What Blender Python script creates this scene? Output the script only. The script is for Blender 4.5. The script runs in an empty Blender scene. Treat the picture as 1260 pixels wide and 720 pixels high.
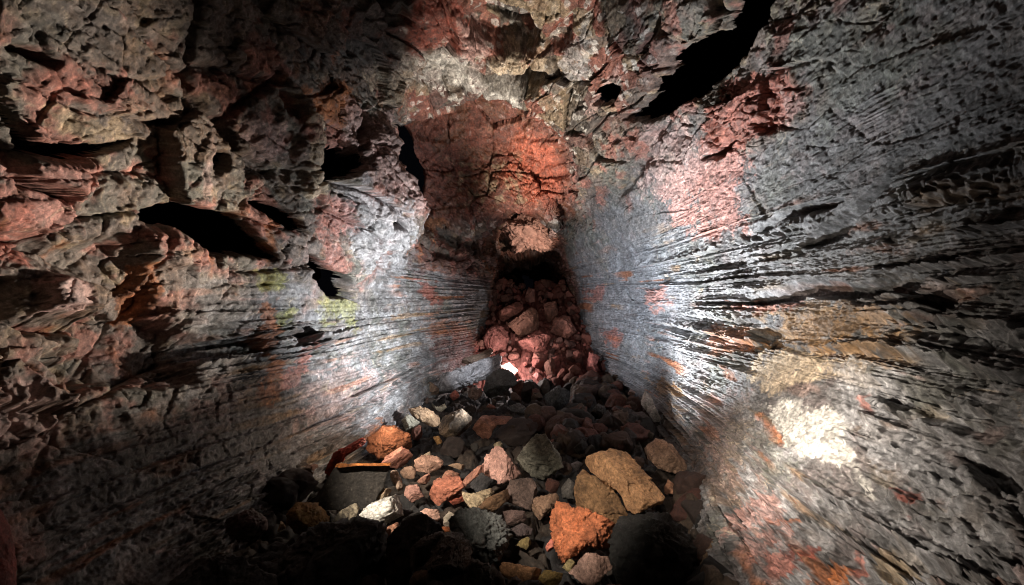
import bpy, math, random
import numpy as np
from mathutils import Vector

rng = np.random.default_rng(11)
random.seed(11)
scene = bpy.context.scene
COL = scene.collection
f32 = np.float32

# scene frame of the cave: the tunnel runs along +Y, camera at the origin looking down it.
F, CX, CY = 600.0, 650.0, 367.0            # focal length and vanishing point in photo pixels


# ------------------------------------------------------------------ noise helpers
_perm = rng.permutation(256).astype(np.int32)
_perm = np.concatenate([_perm, _perm, _perm])
_grad = rng.normal(size=(256, 3)).astype(f32)
_grad /= np.linalg.norm(_grad, axis=1, keepdims=True)
_rnd = rng.random((256, 4)).astype(f32)


def perlin(p, seed=0):
    p = np.asarray(p, f32) + f32(seed * 17.31 + 100.0)
    i = np.floor(p).astype(np.int32)
    f = p - i
    u = f * f * f * (f * (f * 6 - 15) + 10)
    i &= 255
    out = None
    res = np.zeros(len(p), f32)
    for dx in (0, 1):
        wx = u[:, 0] if dx else 1 - u[:, 0]
        px = _perm[i[:, 0] + dx]
        for dy in (0, 1):
            wy = u[:, 1] if dy else 1 - u[:, 1]
            py = _perm[px + i[:, 1] + dy]
            for dz in (0, 1):
                wz = u[:, 2] if dz else 1 - u[:, 2]
                h = _perm[py + i[:, 2] + dz] & 255
                g = _grad[h]
                d = g[:, 0] * (f[:, 0] - dx) + g[:, 1] * (f[:, 1] - dy) + g[:, 2] * (f[:, 2] - dz)
                res += wx * wy * wz * d
    return res * 1.5


def fbm(p, octv=4, seed=0, gain=0.5, lac=2.03):
    a, s = 1.0, np.zeros(len(p), f32)
    q = np.asarray(p, f32)
    for k in range(octv):
        s += a * perlin(q, seed + k * 3)
        q = q * f32(lac)
        a *= gain
    return s


def facets(p, seed=0, tilt=0.9):
    """voronoi blocks: every cell is a tilted plane; returns (height, edge distance, random per cell)"""
    p = np.asarray(p, f32) + f32(seed * 9.7 + 50.0)
    b = np.floor(p - 0.5).astype(np.int32)
    n = len(p)
    d1 = np.full(n, 9.0, f32); d2 = np.full(n, 9.0, f32)
    hh = np.zeros(n, np.int32)
    off = np.zeros((n, 3), f32)
    for dx in (0, 1):
        for dy in (0, 1):
            for dz in (0, 1):
                c = b + np.array([dx, dy, dz], np.int32)
                h = _perm[(_perm[(_perm[c[:, 0] & 255] + c[:, 1]) & 255] + c[:, 2]) & 255]
                q = c + 0.5 + (_rnd[h, :3] - 0.5) * 0.95
                v = p - q.astype(f32)
                d = (v * v).sum(1)
                closer = d < d1
                d2 = np.where(closer, d1, np.minimum(d2, d))
                d1 = np.where(closer, d, d1)
                hh = np.where(closer, h, hh)
                off = np.where(closer[:, None], v, off)
    g = _grad[(hh * 7 + 13) & 255]
    height = (_rnd[hh, 3] - 0.5) + tilt * (g * off).sum(1)
    return height, np.sqrt(d2) - np.sqrt(d1), _rnd[(hh * 5 + 3) & 255, 3]


def sstep(a, b, x):
    t = np.clip((x - a) / (b - a), 0, 1)
    return t * t * (3 - 2 * t)


# ------------------------------------------------------------------ mesh helpers
def mesh_from(name, co, faces, smooth=True):
    """co (N,3), faces (M,3|4) -> mesh datablock"""
    me = bpy.data.meshes.new(name)
    k = faces.shape[1]
    me.vertices.add(len(co))
    me.vertices.foreach_set('co', np.ascontiguousarray(co, f32).ravel())
    me.loops.add(faces.size)
    me.loops.foreach_set('vertex_index', np.ascontiguousarray(faces, np.int32).ravel())
    me.polygons.add(len(faces))
    me.polygons.foreach_set('loop_start', np.arange(0, faces.size, k, dtype=np.int32))
    me.polygons.foreach_set('loop_total', np.full(len(faces), k, np.int32))
    if smooth:
        me.polygons.foreach_set('use_smooth', np.ones(len(faces), bool))
    me.update(calc_edges=True)
    me.validate()
    return me


def add_attr(me, name, data, kind):
    a = me.attributes.new(name, kind, 'POINT')
    if kind == 'FLOAT_COLOR':
        d = np.ones((len(data), 4), f32); d[:, :3] = data
        a.data.foreach_set('color', d.ravel())
    else:
        a.data.foreach_set('value', np.ascontiguousarray(data, f32))


def link(name, me, mat=None, parent=None):
    o = bpy.data.objects.new(name, me)
    COL.objects.link(o)
    if mat:
        me.materials.append(mat)
    if parent:
        o.parent = parent
    return o


def tag(o, label, cat, group=None):
    o['label'] = label
    o['category'] = cat
    if group:
        o['group'] = group


def grid_faces(nr, nc):
    r, c = np.meshgrid(np.arange(nr - 1), np.arange(nc - 1), indexing='ij')
    a = (r * nc + c).ravel()
    return np.stack([a, a + 1, a + nc + 1, a + nc], 1)


# ------------------------------------------------------------------ materials
def nd(nt, kind, **kw):
    n = nt.nodes.new(kind)
    for k, v in kw.items():
        setattr(n, k, v)
    return n


def rock_material(name, from_attr, bump=0.5, speck=0.5, scale=1.0, spec=0.5):
    m = bpy.data.materials.new(name)
    m.use_nodes = True
    nt = m.node_tree
    nt.nodes.clear()
    L = nt.links.new
    out = nd(nt, 'ShaderNodeOutputMaterial')
    bs = nd(nt, 'ShaderNodeBsdfPrincipled')
    L(bs.outputs[0], out.inputs[0])
    tc = nd(nt, 'ShaderNodeTexCoord')
    if from_attr:
        ca = nd(nt, 'ShaderNodeAttribute', attribute_name='tint')
        col = ca.outputs['Color']
        ra = nd(nt, 'ShaderNodeAttribute', attribute_name='gloss')
        rough = ra.outputs['Fac']
        coord = tc.outputs['Object']
        mott = None
    else:
        oi = nd(nt, 'ShaderNodeObjectInfo')
        col = oi.outputs['Color']
        rough = None
        ma = nd(nt, 'ShaderNodeAttribute', attribute_name='mottle', attribute_type='OBJECT')
        mott = ma.outputs['Fac']
        off = nd(nt, 'ShaderNodeVectorMath', operation='MULTIPLY_ADD')
        L(oi.outputs['Random'], off.inputs[0])
        off.inputs[1].default_value = (37, 53, 91)
        L(tc.outputs['Object'], off.inputs[2])
        coord = off.outputs[0]

    def noise(sc, det, rou=0.6, dist=0.0):
        n = nd(nt, 'ShaderNodeTexNoise')
        n.inputs['Scale'].default_value = sc * scale
        n.inputs['Detail'].default_value = det
        n.inputs['Roughness'].default_value = rou
        n.inputs['Distortion'].default_value = dist
        L(coord, n.inputs['Vector'])
        return n.outputs['Fac']

    def ramp(v, a, b, lo=0.0, hi=1.0):
        r = nd(nt, 'ShaderNodeMapRange')
        r.inputs['From Min'].default_value = a
        r.inputs['From Max'].default_value = b
        r.inputs['To Min'].default_value = lo
        r.inputs['To Max'].default_value = hi
        L(v, r.inputs['Value'])
        return r.outputs[0]

    def mixc(f, a, b, mode='MIX'):
        mx = nd(nt, 'ShaderNodeMix', data_type='RGBA', blend_type=mode)
        for s, v in ((0, f), (6, a), (7, b)):
            if hasattr(v, 'links') or isinstance(v, bpy.types.NodeSocket):
                L(v, mx.inputs[s])
            else:
                mx.inputs[s].default_value = v
        return mx.outputs[2]

    n1 = noise(9, 6, 0.7)
    n2 = noise(46, 6, 0.8)
    v1 = ramp(n1, 0.3, 0.7, 0.45, 1.55)
    v2 = ramp(n2, 0.32, 0.68, 0.35, 1.65)
    mul = nd(nt, 'ShaderNodeMath', operation='MULTIPLY')
    L(v1, mul.inputs[0]); L(v2, mul.inputs[1])
    c = mixc(1.0, col, mul.outputs[0], 'MULTIPLY')
    # pale mineral specks
    sp = ramp(n2, 0.60, 0.70, 0.0, speck)
    c = mixc(sp, c, (0.52, 0.48, 0.44, 1))
    if mott is not None:
        # two-tone minerals: darker skin in patches, strength per rock
        n3 = noise(5.5, 5, 0.7, 0.6)
        k = nd(nt, 'ShaderNodeMath', operation='MULTIPLY')
        L(ramp(n3, 0.44, 0.54), k.inputs[0]); L(mott, k.inputs[1])
        c = mixc(k.outputs[0], c, (0.022, 0.022, 0.024, 1))
        # dusty warm tint that varies over each stone
        c = mixc(ramp(noise(2.2, 3), 0.35, 0.7, 0.0, 0.45), c, mixc(1.0, c, (0.75, 0.66, 0.55, 1), 'MULTIPLY'))
    L(c, bs.inputs['Base Color'])
    if rough is not None:
        L(rough, bs.inputs['Roughness'])
    else:
        L(ramp(n1, 0.3, 0.7, 0.55, 0.85), bs.inputs['Roughness'])
    bs.inputs['Specular IOR Level'].default_value = spec
    b1 = nd(nt, 'ShaderNodeBump')
    b1.inputs['Strength'].default_value = bump
    b1.inputs['Distance'].default_value = 0.02
    L(n2, b1.inputs['Height'])
    b2 = nd(nt, 'ShaderNodeBump')
    b2.inputs['Strength'].default_value = bump * 0.9
    b2.inputs['Distance'].default_value = 0.006
    L(noise(150, 3, 0.8), b2.inputs['Height'])
    L(b1.outputs[0], b2.inputs['Normal'])
    L(b2.outputs[0], bs.inputs['Normal'])
    return m


M_WALL = rock_material('cave_wall_rock', True, bump=0.6, speck=0.35)
M_ROCK = rock_material('loose_rock', False, bump=0.8, speck=0.22, spec=0.35)
M_FLOOR = rock_material('floor_rubble', True, bump=0.5, speck=0.1, spec=0.3)


# ------------------------------------------------------------------ palette (albedos)
GREY = (0.17, 0.17, 0.175); PALE = (0.36, 0.36, 0.375); DARK = (0.055, 0.055, 0.056)
GREEN = (0.15, 0.16, 0.13); BROWN = (0.17, 0.11, 0.075); TAN = (0.36, 0.27, 0.17)
RED = (0.30, 0.075, 0.05); BRICK = (0.42, 0.14, 0.10); PINK = (0.52, 0.25, 0.21)
ROSE = (0.55, 0.37, 0.34); OCHRE = (0.34, 0.19, 0.07); RUST = (0.38, 0.12, 0.03)
CREAM = (0.62, 0.50, 0.36); WHITE = (0.68, 0.66, 0.62); MOSS = (0.27, 0.27, 0.05)
MAROON = (0.13, 0.045, 0.04); BLUEGREY = (0.27, 0.29, 0.33)

# ------------------------------------------------------------------ cave shell control net
YS = [-3, 0.4, 1.2, 2.0, 2.8, 3.8, 5.0, 6.2, 7.4, 8.0, 8.6, 10, 12, 14, 15.5, 17]
ROWS = [8, 24, 110, 125, 130, 120, 115, 105, 55, 50, 75, 60, 45, 25, 10]
hL = [2.6, 2.7, 2.75, 2.75, 2.7, 2.45, 2.1, 1.92, 1.70, 1.45, 1.2, 0.9, 0.8, 0.74, 0.6, 0.15]
hR = [2.3, 2.35, 2.35, 2.3, 2.25, 2.15, 2.0, 1.85, 1.65, 1.53, 1.4, 1.15, 0.95, 0.9, 0.7, 0.15]
j4 = [(-2.6, 1.0), (-2.7, 1.0), (-2.75, 1.0), (-2.7, 1.0), (-2.6, 1.0), (-2.3, 1.05), (-1.80, 1.1),
      (-1.36, 1.0, 6.0), (-1.9, 1.0, 7.0), (-1.75, 0.9, 7.8), (-1.4, 0.8, 8.5), (-.95, .7, 10), (-.85, .8, 12), (-.75, .8, 14),
      (-.6, .8, 15), (-.15, .5, 16)]
j5 = [(-2.2, 2.2), (-2.3, 2.2), (-2.35, 2.2), (-2.35, 2.25), (-2.3, 2.3), (-2.15, 2.3), (-1.9, 2.3),
      (-1.6, 2.15, 6.0), (-2.3, 2.2, 7.2), (-2.35, 2.1, 7.8), (-2.2, 1.8, 8.4), (-1.3, 1.1, 9.2), (-.95, 1.4, 11.4), (-.85, 1.5, 13.2),
      (-.6, 1.2, 14.2), (-.15, .6, 16)]
j6 = [(-1.2, 3.2), (-1.2, 3.2), (-1.2, 3.3), (-1.2, 3.3), (-1.25, 3.3), (-1.25, 3.35), (-1.2, 3.3),
      (-1.1, 3.0, 6.1), (-1.35, 2.72, 7.0), (-1.7, 3.0, 7.7), (-1.8, 2.4, 8.4), (-.8, 1.30, 8.9), (-.6, 2.1, 11.3), (-.5, 2.1, 13.2),
      (-.3, 1.4, 13.9), (-.08, .7, 16)]
j7 = [(0, 3.4), (0, 3.4), (0, 3.45), (0, 3.5), (0, 3.6), (0, 3.7), (0, 3.7),
      (-.05, 3.35, 6.1), (-.2, 2.88, 7.0), (-.3, 3.2, 7.7), (-.4, 2.6, 8.4), (-.05, 1.56, 8.8), (0, 2.4, 11.3), (0, 2.2, 13.2),
      (0, 1.4, 13.8), (0, .7, 16)]
j8 = [(1.2, 3.2), (1.2, 3.2), (1.25, 3.2), (1.3, 3.2), (1.3, 3.2), (1.3, 3.25), (1.15, 3.2),
      (.8, 2.95, 6.1), (.42, 2.45, 7.0), (.55, 2.6, 7.8), (.55, 2.2, 8.4), (.5, 1.32, 9.0), (.6, 2.0, 11.3), (.5, 2.0, 13.2),
      (.3, 1.4, 13.9), (.08, .7, 16)]
j9 = [(2.1, 2.3), (2.2, 2.3), (2.25, 2.35), (2.2, 2.4), (2.15, 2.4), (1.95, 2.4), (1.6, 2.4),
      (1.2, 2.3, 6.2), (.82, 1.95, 7.2), (.80, 1.9, 7.9), (.75, 1.8, 8.5), (.66, 1.4, 9.9), (.75, 1.5, 11.8), (.7, 1.5, 13.6),
      (.5, 1.2, 14.6), (.12, .6, 16)]
R10 = [1, 1, 1, 1, 1, 1, .98, .91, .82, .80, .79, .80, .9, .9, .9, 1]
R12 = [.82, .82, .82, .82, .82, .86, .90, .95, .98, 1, 1, 1, 1, 1, 1, 1]
R13 = [.5, .5, .5, .5, .52, .64, .77, .87, .95, .98, 1, 1, 1, 1, 1, 1]
R14 = [.3, .3, .3, .3, .35, .45, .6, .7, .8, .85, .9, 1, 1, 1, 1, 1]
CP = np.zeros((len(YS), 15, 3))
for k, y in enumerate(YS):
    far = min(1, max(0, (y - 5) / 4))
    for j, (fx, z) in enumerate(((.60 + .3 * far, -2.2), (.78 + .17 * far, -1.5), (.92 + .06 * far, -.7), (1.0, .1))):
        CP[k, j] = (-hL[k] * fx, y, z)
    for j, tab in ((4, j4), (5, j5), (6, j6), (7, j7), (8, j8), (9, j9)):
        e = tab[k]
        CP[k, j] = (e[0], e[2] if len(e) > 2 else y, e[1])
    for j, fx, z in ((10, R10[k], 1.3 - .35 * far), (11, 1.0, .3), (12, R12[k], -.6), (13, R13[k], -1.4), (14, R14[k], -2.2)):
        CP[k, j] = (hR[k] * fx, y, z)


def spline_matrix(x, n):
    W = np.zeros((len(x), n))
    i = np.clip(np.floor(x).astype(int), 0, n - 2)
    t = x - i
    w = [-.5 * t + t * t - .5 * t ** 3, 1 - 2.5 * t * t + 1.5 * t ** 3, .5 * t + 2 * t * t - 1.5 * t ** 3, -.5 * t * t + .5 * t ** 3]
    for q in range(4):
        np.add.at(W, (np.arange(len(x)), np.clip(i + q - 1, 0, n - 1)), w[q])
    return W


S = np.concatenate([k + np.arange(n) / n for k, n in enumerate(ROWS)] + [[len(YS) - 1.0]])
TSEG = [(0, 5.4, 560), (5.4, 8.8, 310), (8.8, 9.8, 150), (9.8, 13.5, 780), (13.5, 14, 30)]
T = np.concatenate([np.linspace(a, b, n, endpoint=False) for a, b, n in TSEG] + [[14.0]])
Ws, Wt = spline_matrix(S, len(YS)), spline_matrix(T, 15)
B = np.stack([Ws @ CP[:, :, c] @ Wt.T for c in range(3)], -1)
NR, NC = len(S), len(T)


def grid_normals(P):
    ds = np.gradient(P, axis=0)
    dt = np.gradient(P, axis=1)
    n = np.cross(ds, dt)
    n /= np.linalg.norm(n, axis=2, keepdims=True) + 1e-9
    return n


base = B.reshape(-1, 3).astype(f32)
TT = np.broadcast_to(T[None, :], (NR, NC)).ravel().astype(f32)
SS = np.broadcast_to(S[:, None], (NR, NC)).ravel().astype(f32)
yy = base[:, 1]
lny = np.log(np.maximum(yy, 0.4))
# image pixel coordinates that every wall point projects to, for placing traced patches
ysafe = np.maximum(yy, 0.5)
BU = CX + F * base[:, 0] / ysafe
BV = CY - F * base[:, 2] / ysafe

w1 = fbm(base * 2.2, 3, 1); w2 = fbm(base * 2.2, 3, 5)
pxm = F / ysafe                                    # pixels per metre there
WU = BU + w1 * 0.055 * pxm
WV = BV + w2 * 0.055 * pxm


def poly_sd(pu, pv, poly):
    """signed distance (positive inside) to a polygon"""
    d = np.full(len(pu), 1e9)
    inside = np.zeros(len(pu), bool)
    n = len(poly)
    for i in range(n):
        ax, ay = poly[i]; bx, by = poly[(i + 1) % n]
        ex, ey = bx - ax, by - ay
        L2 = ex * ex + ey * ey + 1e-9
        t = np.clip(((pu - ax) * ex + (pv - ay) * ey) / L2, 0, 1)
        d = np.minimum(d, np.hypot(pu - ax - t * ex, pv - ay - t * ey))
        if ay != by:
            c = ((ay > pv) != (by > pv)) & (pu < (bx - ax) * (pv - ay) / (by - ay) + ax)
            inside ^= c
    return np.where(inside, d, -d)


def region(poly, soft=4.0, side=None, near=None):
    """weight 0..1 of a patch on the walls, traced in image pixels, lying on side L / C / R"""
    us = [p[0] for p in poly]; vs = [p[1] for p in poly]
    m = (WU > min(us) - 3 * soft) & (WU < max(us) + 3 * soft) & (WV > min(vs) - 3 * soft) & (WV < max(vs) + 3 * soft) & (yy > .8)
    if side:
        a, b = {'L': (-1, 5.9), 'C': (4.9, 9.3), 'R': (8.4, 15)}[side]
        m &= (TT >= a) & (TT <= b)
    if near:
        m &= (yy >= near[0]) & (yy <= near[1])
    idx = np.nonzero(m)[0]
    w = np.zeros(0, f32)
    if len(idx):
        w = sstep(-soft, soft, poly_sd(WU[idx], WV[idx], poly)).astype(f32)
    return idx, w


# ---- where the walls are blocky, streaked by flow lines, or dripped
right = sstep(9.2, 9.9, TT + 0.35 * w1)
lowleft = (1 - sstep(2.5, 3.35, TT + 0.3 * w1)) * sstep(3.0, 4.0, yy + .3 * w2)
lowleft = np.maximum(lowleft, (1 - sstep(1.5, 2.2, TT)) * sstep(2.0, 2.6, yy))
lowleft = np.maximum(lowleft, (1 - sstep(3.3, 3.7, TT + .2 * w1)) * sstep(5.5, 6.3, yy))
strata = np.maximum(right, lowleft * (TT < 6))
blocky = (1 - strata)
blocky = np.maximum(blocky, 0.12)
i, w = region([(880, 110), (960, 75), (1000, 110), (985, 150), (930, 190), (880, 200), (850, 150)], 10, 'R')
blocky[i] = np.maximum(blocky[i], w); strata[i] *= 1 - w

# ---- pass 1: big shapes
h = 0.08 * fbm(base * 0.9, 2, 20) * (0.4 + 0.6 * blocky)
wp = base + 0.05 * np.stack([perlin(base * 1.7, 31), perlin(base * 1.7, 32), perlin(base * 1.7, 33)], 1)
fa, fe, fr1 = facets(wp * np.array([1.5, 1.3, 1.9], f32), 1, 1.0)
fb, fe2, fr2 = facets(wp * np.array([4.2, 3.6, 5.0], f32), 2, 1.0)
h += blocky * (0.12 * fa + 0.042 * fb)
h -= blocky * (0.05 * (1 - sstep(0.0, 0.10, fe)) * (fr1 > .35) + 0.02 * (1 - sstep(0, .12, fe2)) * (fr2 > .5))
h += sstep(10, 11, yy) * (.05 * fb + .07 * fbm(base * 3, 3, 24))

HOLES = [
    (.90, 4, None, [(905, -20), (960, -20), (937, 30), (897, 82), (850, 120), (800, 150), (772, 142), (800, 115), (838, 64), (880, 40)]),
    # depth in metres, softness, side, outline
    (.60, 3, 'L', [(175, 272), (200, 252), (240, 255), (290, 262), (318, 285), (336, 320), (300, 314), (262, 312), (240, 296), (215, 285)]),
    (.45, 3, 'L', [(383, 318), (400, 322), (425, 345), (437, 372), (415, 364), (395, 352), (382, 338)]),
    (.30, 3, 'L', [(318, 252), (330, 250), (352, 262), (373, 287), (360, 286), (340, 272)]),
    (.45, 3, 'L', [(386, 185), (395, 180), (440, 183), (448, 200), (430, 215), (410, 222), (386, 221)]),
    (.28, 3, 'L', [(250, 190), (265, 185), (281, 198), (278, 211), (262, 209)]),
    (.14, 3, 'L', [(303, 195), (320, 192), (347, 215), (330, 222), (305, 222)]),
    (.30, 3, 'L', [(0, 130), (20, 150), (40, 168), (60, 176), (100, 178), (165, 176), (150, 184), (100, 192), (50, 186), (0, 176)]),
    (.20, 14, 'L', [(-10, 290), (45, 293), (75, 305), (95, 297), (140, 297), (180, 318), (178, 345), (140, 358), (120, 348), (70, 330), (30, 312), (-10, 306)]),
    (.27, 12, 'L', [(8, 350), (40, 385), (110, 388), (122, 380), (125, 350), (175, 345), (232, 402), (320, 412), (330, 430), (245, 440), (232, 470), (100, 470), (60, 440), (120, 430), (110, 405), (40, 402), (10, 384)]),
    (.20, 2, 'L', [(368, 410), (380, 403), (396, 403), (408, 410), (396, 412), (384, 412), (374, 428), (367, 426)]),
    (.45, 4, 'L', [(486, 150), (505, 165), (520, 205), (518, 245), (505, 235), (492, 200)]),
    (.20, 3, 'L', [(514, 292), (545, 302), (572, 318), (560, 322), (530, 310)]),
    (.25, 4, 'L', [(0, 210), (40, 222), (86, 243), (70, 246), (30, 232), (0, 226)]),
    (.25, 3, 'L', [(0, 52), (30, 62), (60, 80), (55, 84), (25, 72), (0, 62)]),
    (.22, 4, 'L', [(215, 72), (235, 85), (262, 140), (292, 160), (300, 195), (285, 190), (262, 165), (240, 130)]),
    (.15, 3, 'L', [(335, 85), (352, 95), (362, 145), (352, 140), (342, 115)]),
    (.20, 2, 'R', [(866, 196), (885, 182), (905, 162), (910, 175), (888, 192)]),
    (.12, 2, 'R', [(930, 150), (945, 140), (955, 160), (945, 162)]),
    (.16, 4, 'R', [(790, 200), (770, 235), (755, 240), (765, 215), (785, 180), (820, 150), (815, 165)]),
    (.16, 3, 'R', [(975, 350), (1040, 346), (1125, 340), (1110, 360), (1000, 366), (895, 375), (920, 365)]),
    (.14, 3, 'R', [(915, 292), (985, 255), (1030, 246), (1000, 262), (960, 278)]),
    (.14, 3, 'R', [(985, 300), (1020, 272), (1080, 225), (1110, 200), (1085, 240), (1040, 280), (1010, 300)]),
    (.16, 3, 'R', [(920, 412), (935, 402), (962, 406), (970, 420), (950, 432), (925, 434)]),
    (.14, 3, 'R', [(1110, 370), (1150, 360), (1170, 385), (1140, 395)]),
    (.14, 4, 'R', [(1175, 560), (1215, 570), (1260, 610), (1255, 625), (1205, 600)]),
    (.45, 4, 'C', [(583, 8), (600, 0), (616, 14), (640, 22), (658, 40), (650, 62), (615, 58), (592, 45), (578, 28)]),
    (.50, 3, 'C', [(592, 100), (610, 92), (640, 86), (665, 92), (660, 115), (635, 118), (608, 112)]),
    (.30, 3, 'C', [(672, 55), (690, 62), (700, 52), (702, 20), (684, 30)]),
    (.30, 4, 'R', [(735, 105), (760, 108), (755, 128), (738, 122)]),
    (.18, 3, 'L', [(438, 140), (450, 128), (455, 165), (446, 176)]),
    (.30, 3, 'L', [(480, 262), (496, 268), (498, 280), (482, 276)]),
]
gap = np.zeros(len(base), bool)                # where the wall is pierced and one looks into the dark behind it
ragged = .25 * perlin(base * 11, 25) + .12 * perlin(base * 27, 26)
for dep, soft, side, poly in HOLES:
    i, w = region(poly, soft + (6 if side == 'C' else 2), side, (1.0, 9.5))
    if side == 'C':
        h[i] -= dep * .8 * sstep(0, 1, w) + .08 * w * fb[i]
    elif dep >= .28:
        h[i] -= (.24 if side == 'L' else .17) * sstep(0, .8, w)
        gap[i] |= (w + ragged[i] * sstep(.02, .3, w)) > .62
    else:
        h[i] -= dep * w
BUMPS = [  # blocks standing out of the wall
    (.10, 12, 'C', [(700, 70), (760, 0), (895, -30), (836, 62), (798, 113), (765, 138), (720, 130)]),
    (.14, 5, 'L', [(0, 180), (35, 190), (95, 195), (92, 240), (40, 222), (0, 208)]),
    (.14, 5, 'L', [(42, 345), (80, 335), (120, 350), (122, 378), (108, 384), (55, 380)]),
    (.12, 5, 'L', [(175, 285), (205, 290), (240, 305), (235, 328), (200, 330), (172, 315)]),
    (.12, 3, 'L', [(376, 428), (384, 412), (404, 412), (404, 424), (392, 432)]),
    (.12, 8, 'L', [(365, 130), (385, 150), (395, 240), (372, 240), (360, 180)]),
    (.10, 8, 'L', [(420, 200), (470, 150), (490, 200), (515, 260), (505, 300), (460, 310), (430, 270)]),
    (.10, 5, 'R', [(820, 350), (830, 352), (828, 378), (806, 382), (798, 366)]),
    (.09, 8, 'R', [(700, 270), (720, 285), (722, 330), (700, 335)]),
    (.16, 4, 'C', [(600, 70), (625, 55), (670, 66), (672, 88), (640, 84), (612, 90)]),
    (.12, 6, 'C', [(500, 10), (545, 0), (600, 60), (580, 66), (520, 72), (495, 60)]),
]
for dep, soft, side, poly in BUMPS:
    i, w = region(poly, soft + 2, side)
    h[i] += dep * w

P1 = (base + grid_normals(B).reshape(-1, 3) * h[:, None]).reshape(NR, NC, 3)
N1 = grid_normals(P1).reshape(-1, 3)
p1 = P1.reshape(-1, 3).astype(f32)

# ---- pass 2: flow lines, drips, grain
u = lny * 3.0
_x = TT * 1.0
jit = sum(a * perlin(np.stack([0 * u + 3.7, TT * f_, 0 * u + 1.3], 1), sd) for a, f_, sd in ((.16, 1.7, 43), (.07, 4.1, 44), (.03, 9.3, 45)))
lay = TT + jit + 0.04 * perlin(np.stack([u * .4, TT * .8, 0 * u], 1), 46) + 0.014 * perlin(np.stack([u * 1.1, TT * 1.3, 0 * u], 1), 41) + 0.005 * perlin(np.stack([u * 4, TT * 5, 0 * u], 1), 42)


chip = perlin(base * f32(22), 47) + .5 * perlin(base * f32(9), 50)


def saw(freq, seed, along, keep):
    ph = lay * freq + .55 * perlin(np.stack([u * along, lay * freq * .35, 0 * u + seed], 1), seed) + .16 * chip
    k = np.floor(ph); fr = ph - k
    r = _rnd[(k.astype(int) * 7 + seed * 31) & 255, 3]
    prof = np.where(fr < .84, (fr / .84) ** 1.5, (1 - fr) / .16)    # long face, short sharp undercut
    g = perlin(np.stack([u * along * 2.2, k * 3.7, 0 * u], 1), seed + 7) + .35 * chip + r - .35
    return (prof - .4) * sstep(keep, keep + .16, g) * (.4 + 1.1 * r)


amp_u = 0.25 + 1.0 * sstep(-.35, .45, perlin(np.stack([u * .9, TT * 1.4, 0 * u], 1), 55))
amp_u = np.maximum(amp_u, .5 * sstep(5.3, 6.5, yy))
amp_u *= np.where(TT > 7, .35 + .65 * sstep(9.9, 10.7, TT + .3 * w2), 1)
amp_u *= 1 + .9 * sstep(11.8, 12.3, TT) + .8 * lowleft * (TT < 6)
ledge = sstep(10.3, 10.7, TT + .2 * w1) * (1 - sstep(11.6, 12.1, TT + .2 * w1)) * (1 - sstep(6.5, 8.0, yy))
joint = np.abs(perlin(np.stack([u * 5.5 + .5 * w1, TT * 1.6, 0 * u], 1), 48))
thin = .45 + .55 * sstep(-.15, .35, perlin(np.stack([u * .8, TT * 1.1, 0 * u + 4], 1), 49))
st = (0.012 + .075 * ledge) * saw(5.3, 3, .8, .04) + (0.040 + .045 * ledge) * saw(10.5, 5, 1.0, -.02) + 0.027 * thin * saw(20, 6, 1.4, -.08) + 0.012 * thin * saw(41, 8, 2.4, -.1)
st = st - .018 * (1 - sstep(0, .03, joint)) * (w2 > -.1)
fine = 0.008 * perlin(np.stack([u * 30, lay * 50, 0 * u], 1), 61) + 0.007 * perlin(np.stack([u * 70, lay * 100, 0 * u], 1), 62)
sm_i, sm_w = region([(935, 445), (985, 440), (1070, 445), (1082, 470), (1060, 510), (1030, 530), (1060, 590), (1010, 575), (960, 525), (945, 495)], 8, 'R')
strata[sm_i] *= 1 - .75 * sm_w
upper_r = sstep(8.8, 9.4, TT) * (1 - sstep(10.0, 10.8, TT + .3 * w1 + .25 * w2))
strata *= 1 - .9 * upper_r
h2 = strata * (st * amp_u + fine)
rough = fbm(p1 * 9, 4, 71, .6)
h2 += (0.004 * blocky + 0.005 + .006 * upper_r) * rough
f3, fe3, fr3 = facets((wp + p1 - base) * np.array([13, 11, 15], f32), 3, 1.0)
h2 += blocky * 0.016 * f3 - blocky * 0.012 * (1 - sstep(0, .05, fe3)) * (fr3 > .6)
ck = np.abs(perlin(wp * np.array([1.6, 1.4, 2.6], f32), 91)); ck2 = np.abs(perlin(wp * np.array([4.5, 4, 6], f32), 92))
h2 -= blocky * (.05 * (1 - sstep(0, .018, ck)) + .024 * (1 - sstep(0, .025, ck2)) + .03 * (1 - sstep(0, .03, fe)) + .02 * (1 - sstep(0, .03, fe2)) * (fr2 > .4))
f4, fe4, fr4 = facets(p1 * f32(34), 4, 1.0)
h2 += 0.0055 * f4 * np.clip(.3 + .7 * blocky + upper_r, 0, 1) + .005 * upper_r * f3
# vertical drips on the left wall, under the blocks
drip = (1 - sstep(3.9, 4.6, TT)) * (1 - sstep(4.4, 5.6, yy)) * (1 - lowleft) * (TT < 6)
h2 += drip * 0.022 * (1 - np.abs(perlin(np.stack([base[:, 1] * 9 + w1 * .5, base[:, 0] * 3, base[:, 2] * 1.6], 1), 81)) * 2)
# ribbed lower left corner and crumbly lower right
cr_i, cr_w = region([(1090, 590), (1180, 560), (1290, 640), (1290, 760), (1080, 760), (1060, 660)], 25, 'R')
h2[cr_i] += cr_w * (.05 * np.abs(rough[cr_i]) + .03 * f3[cr_i])
bark_i, bark_w = region([(-20, 470), (80, 470), (110, 520), (90, 560), (-20, 570)], 15, 'L')
h2[bark_i] += bark_w * 0.03 * perlin(np.stack([base[bark_i, 1] * 22, base[bark_i, 2] * 5, base[bark_i, 0] * 5], 1), 83)
NB = grid_normals(B).reshape(-1, 3) * .7 + N1 * .3
NB /= np.linalg.norm(NB, axis=1, keepdims=True)
final = p1 + NB.astype(f32) * h2[:, None]

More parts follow.
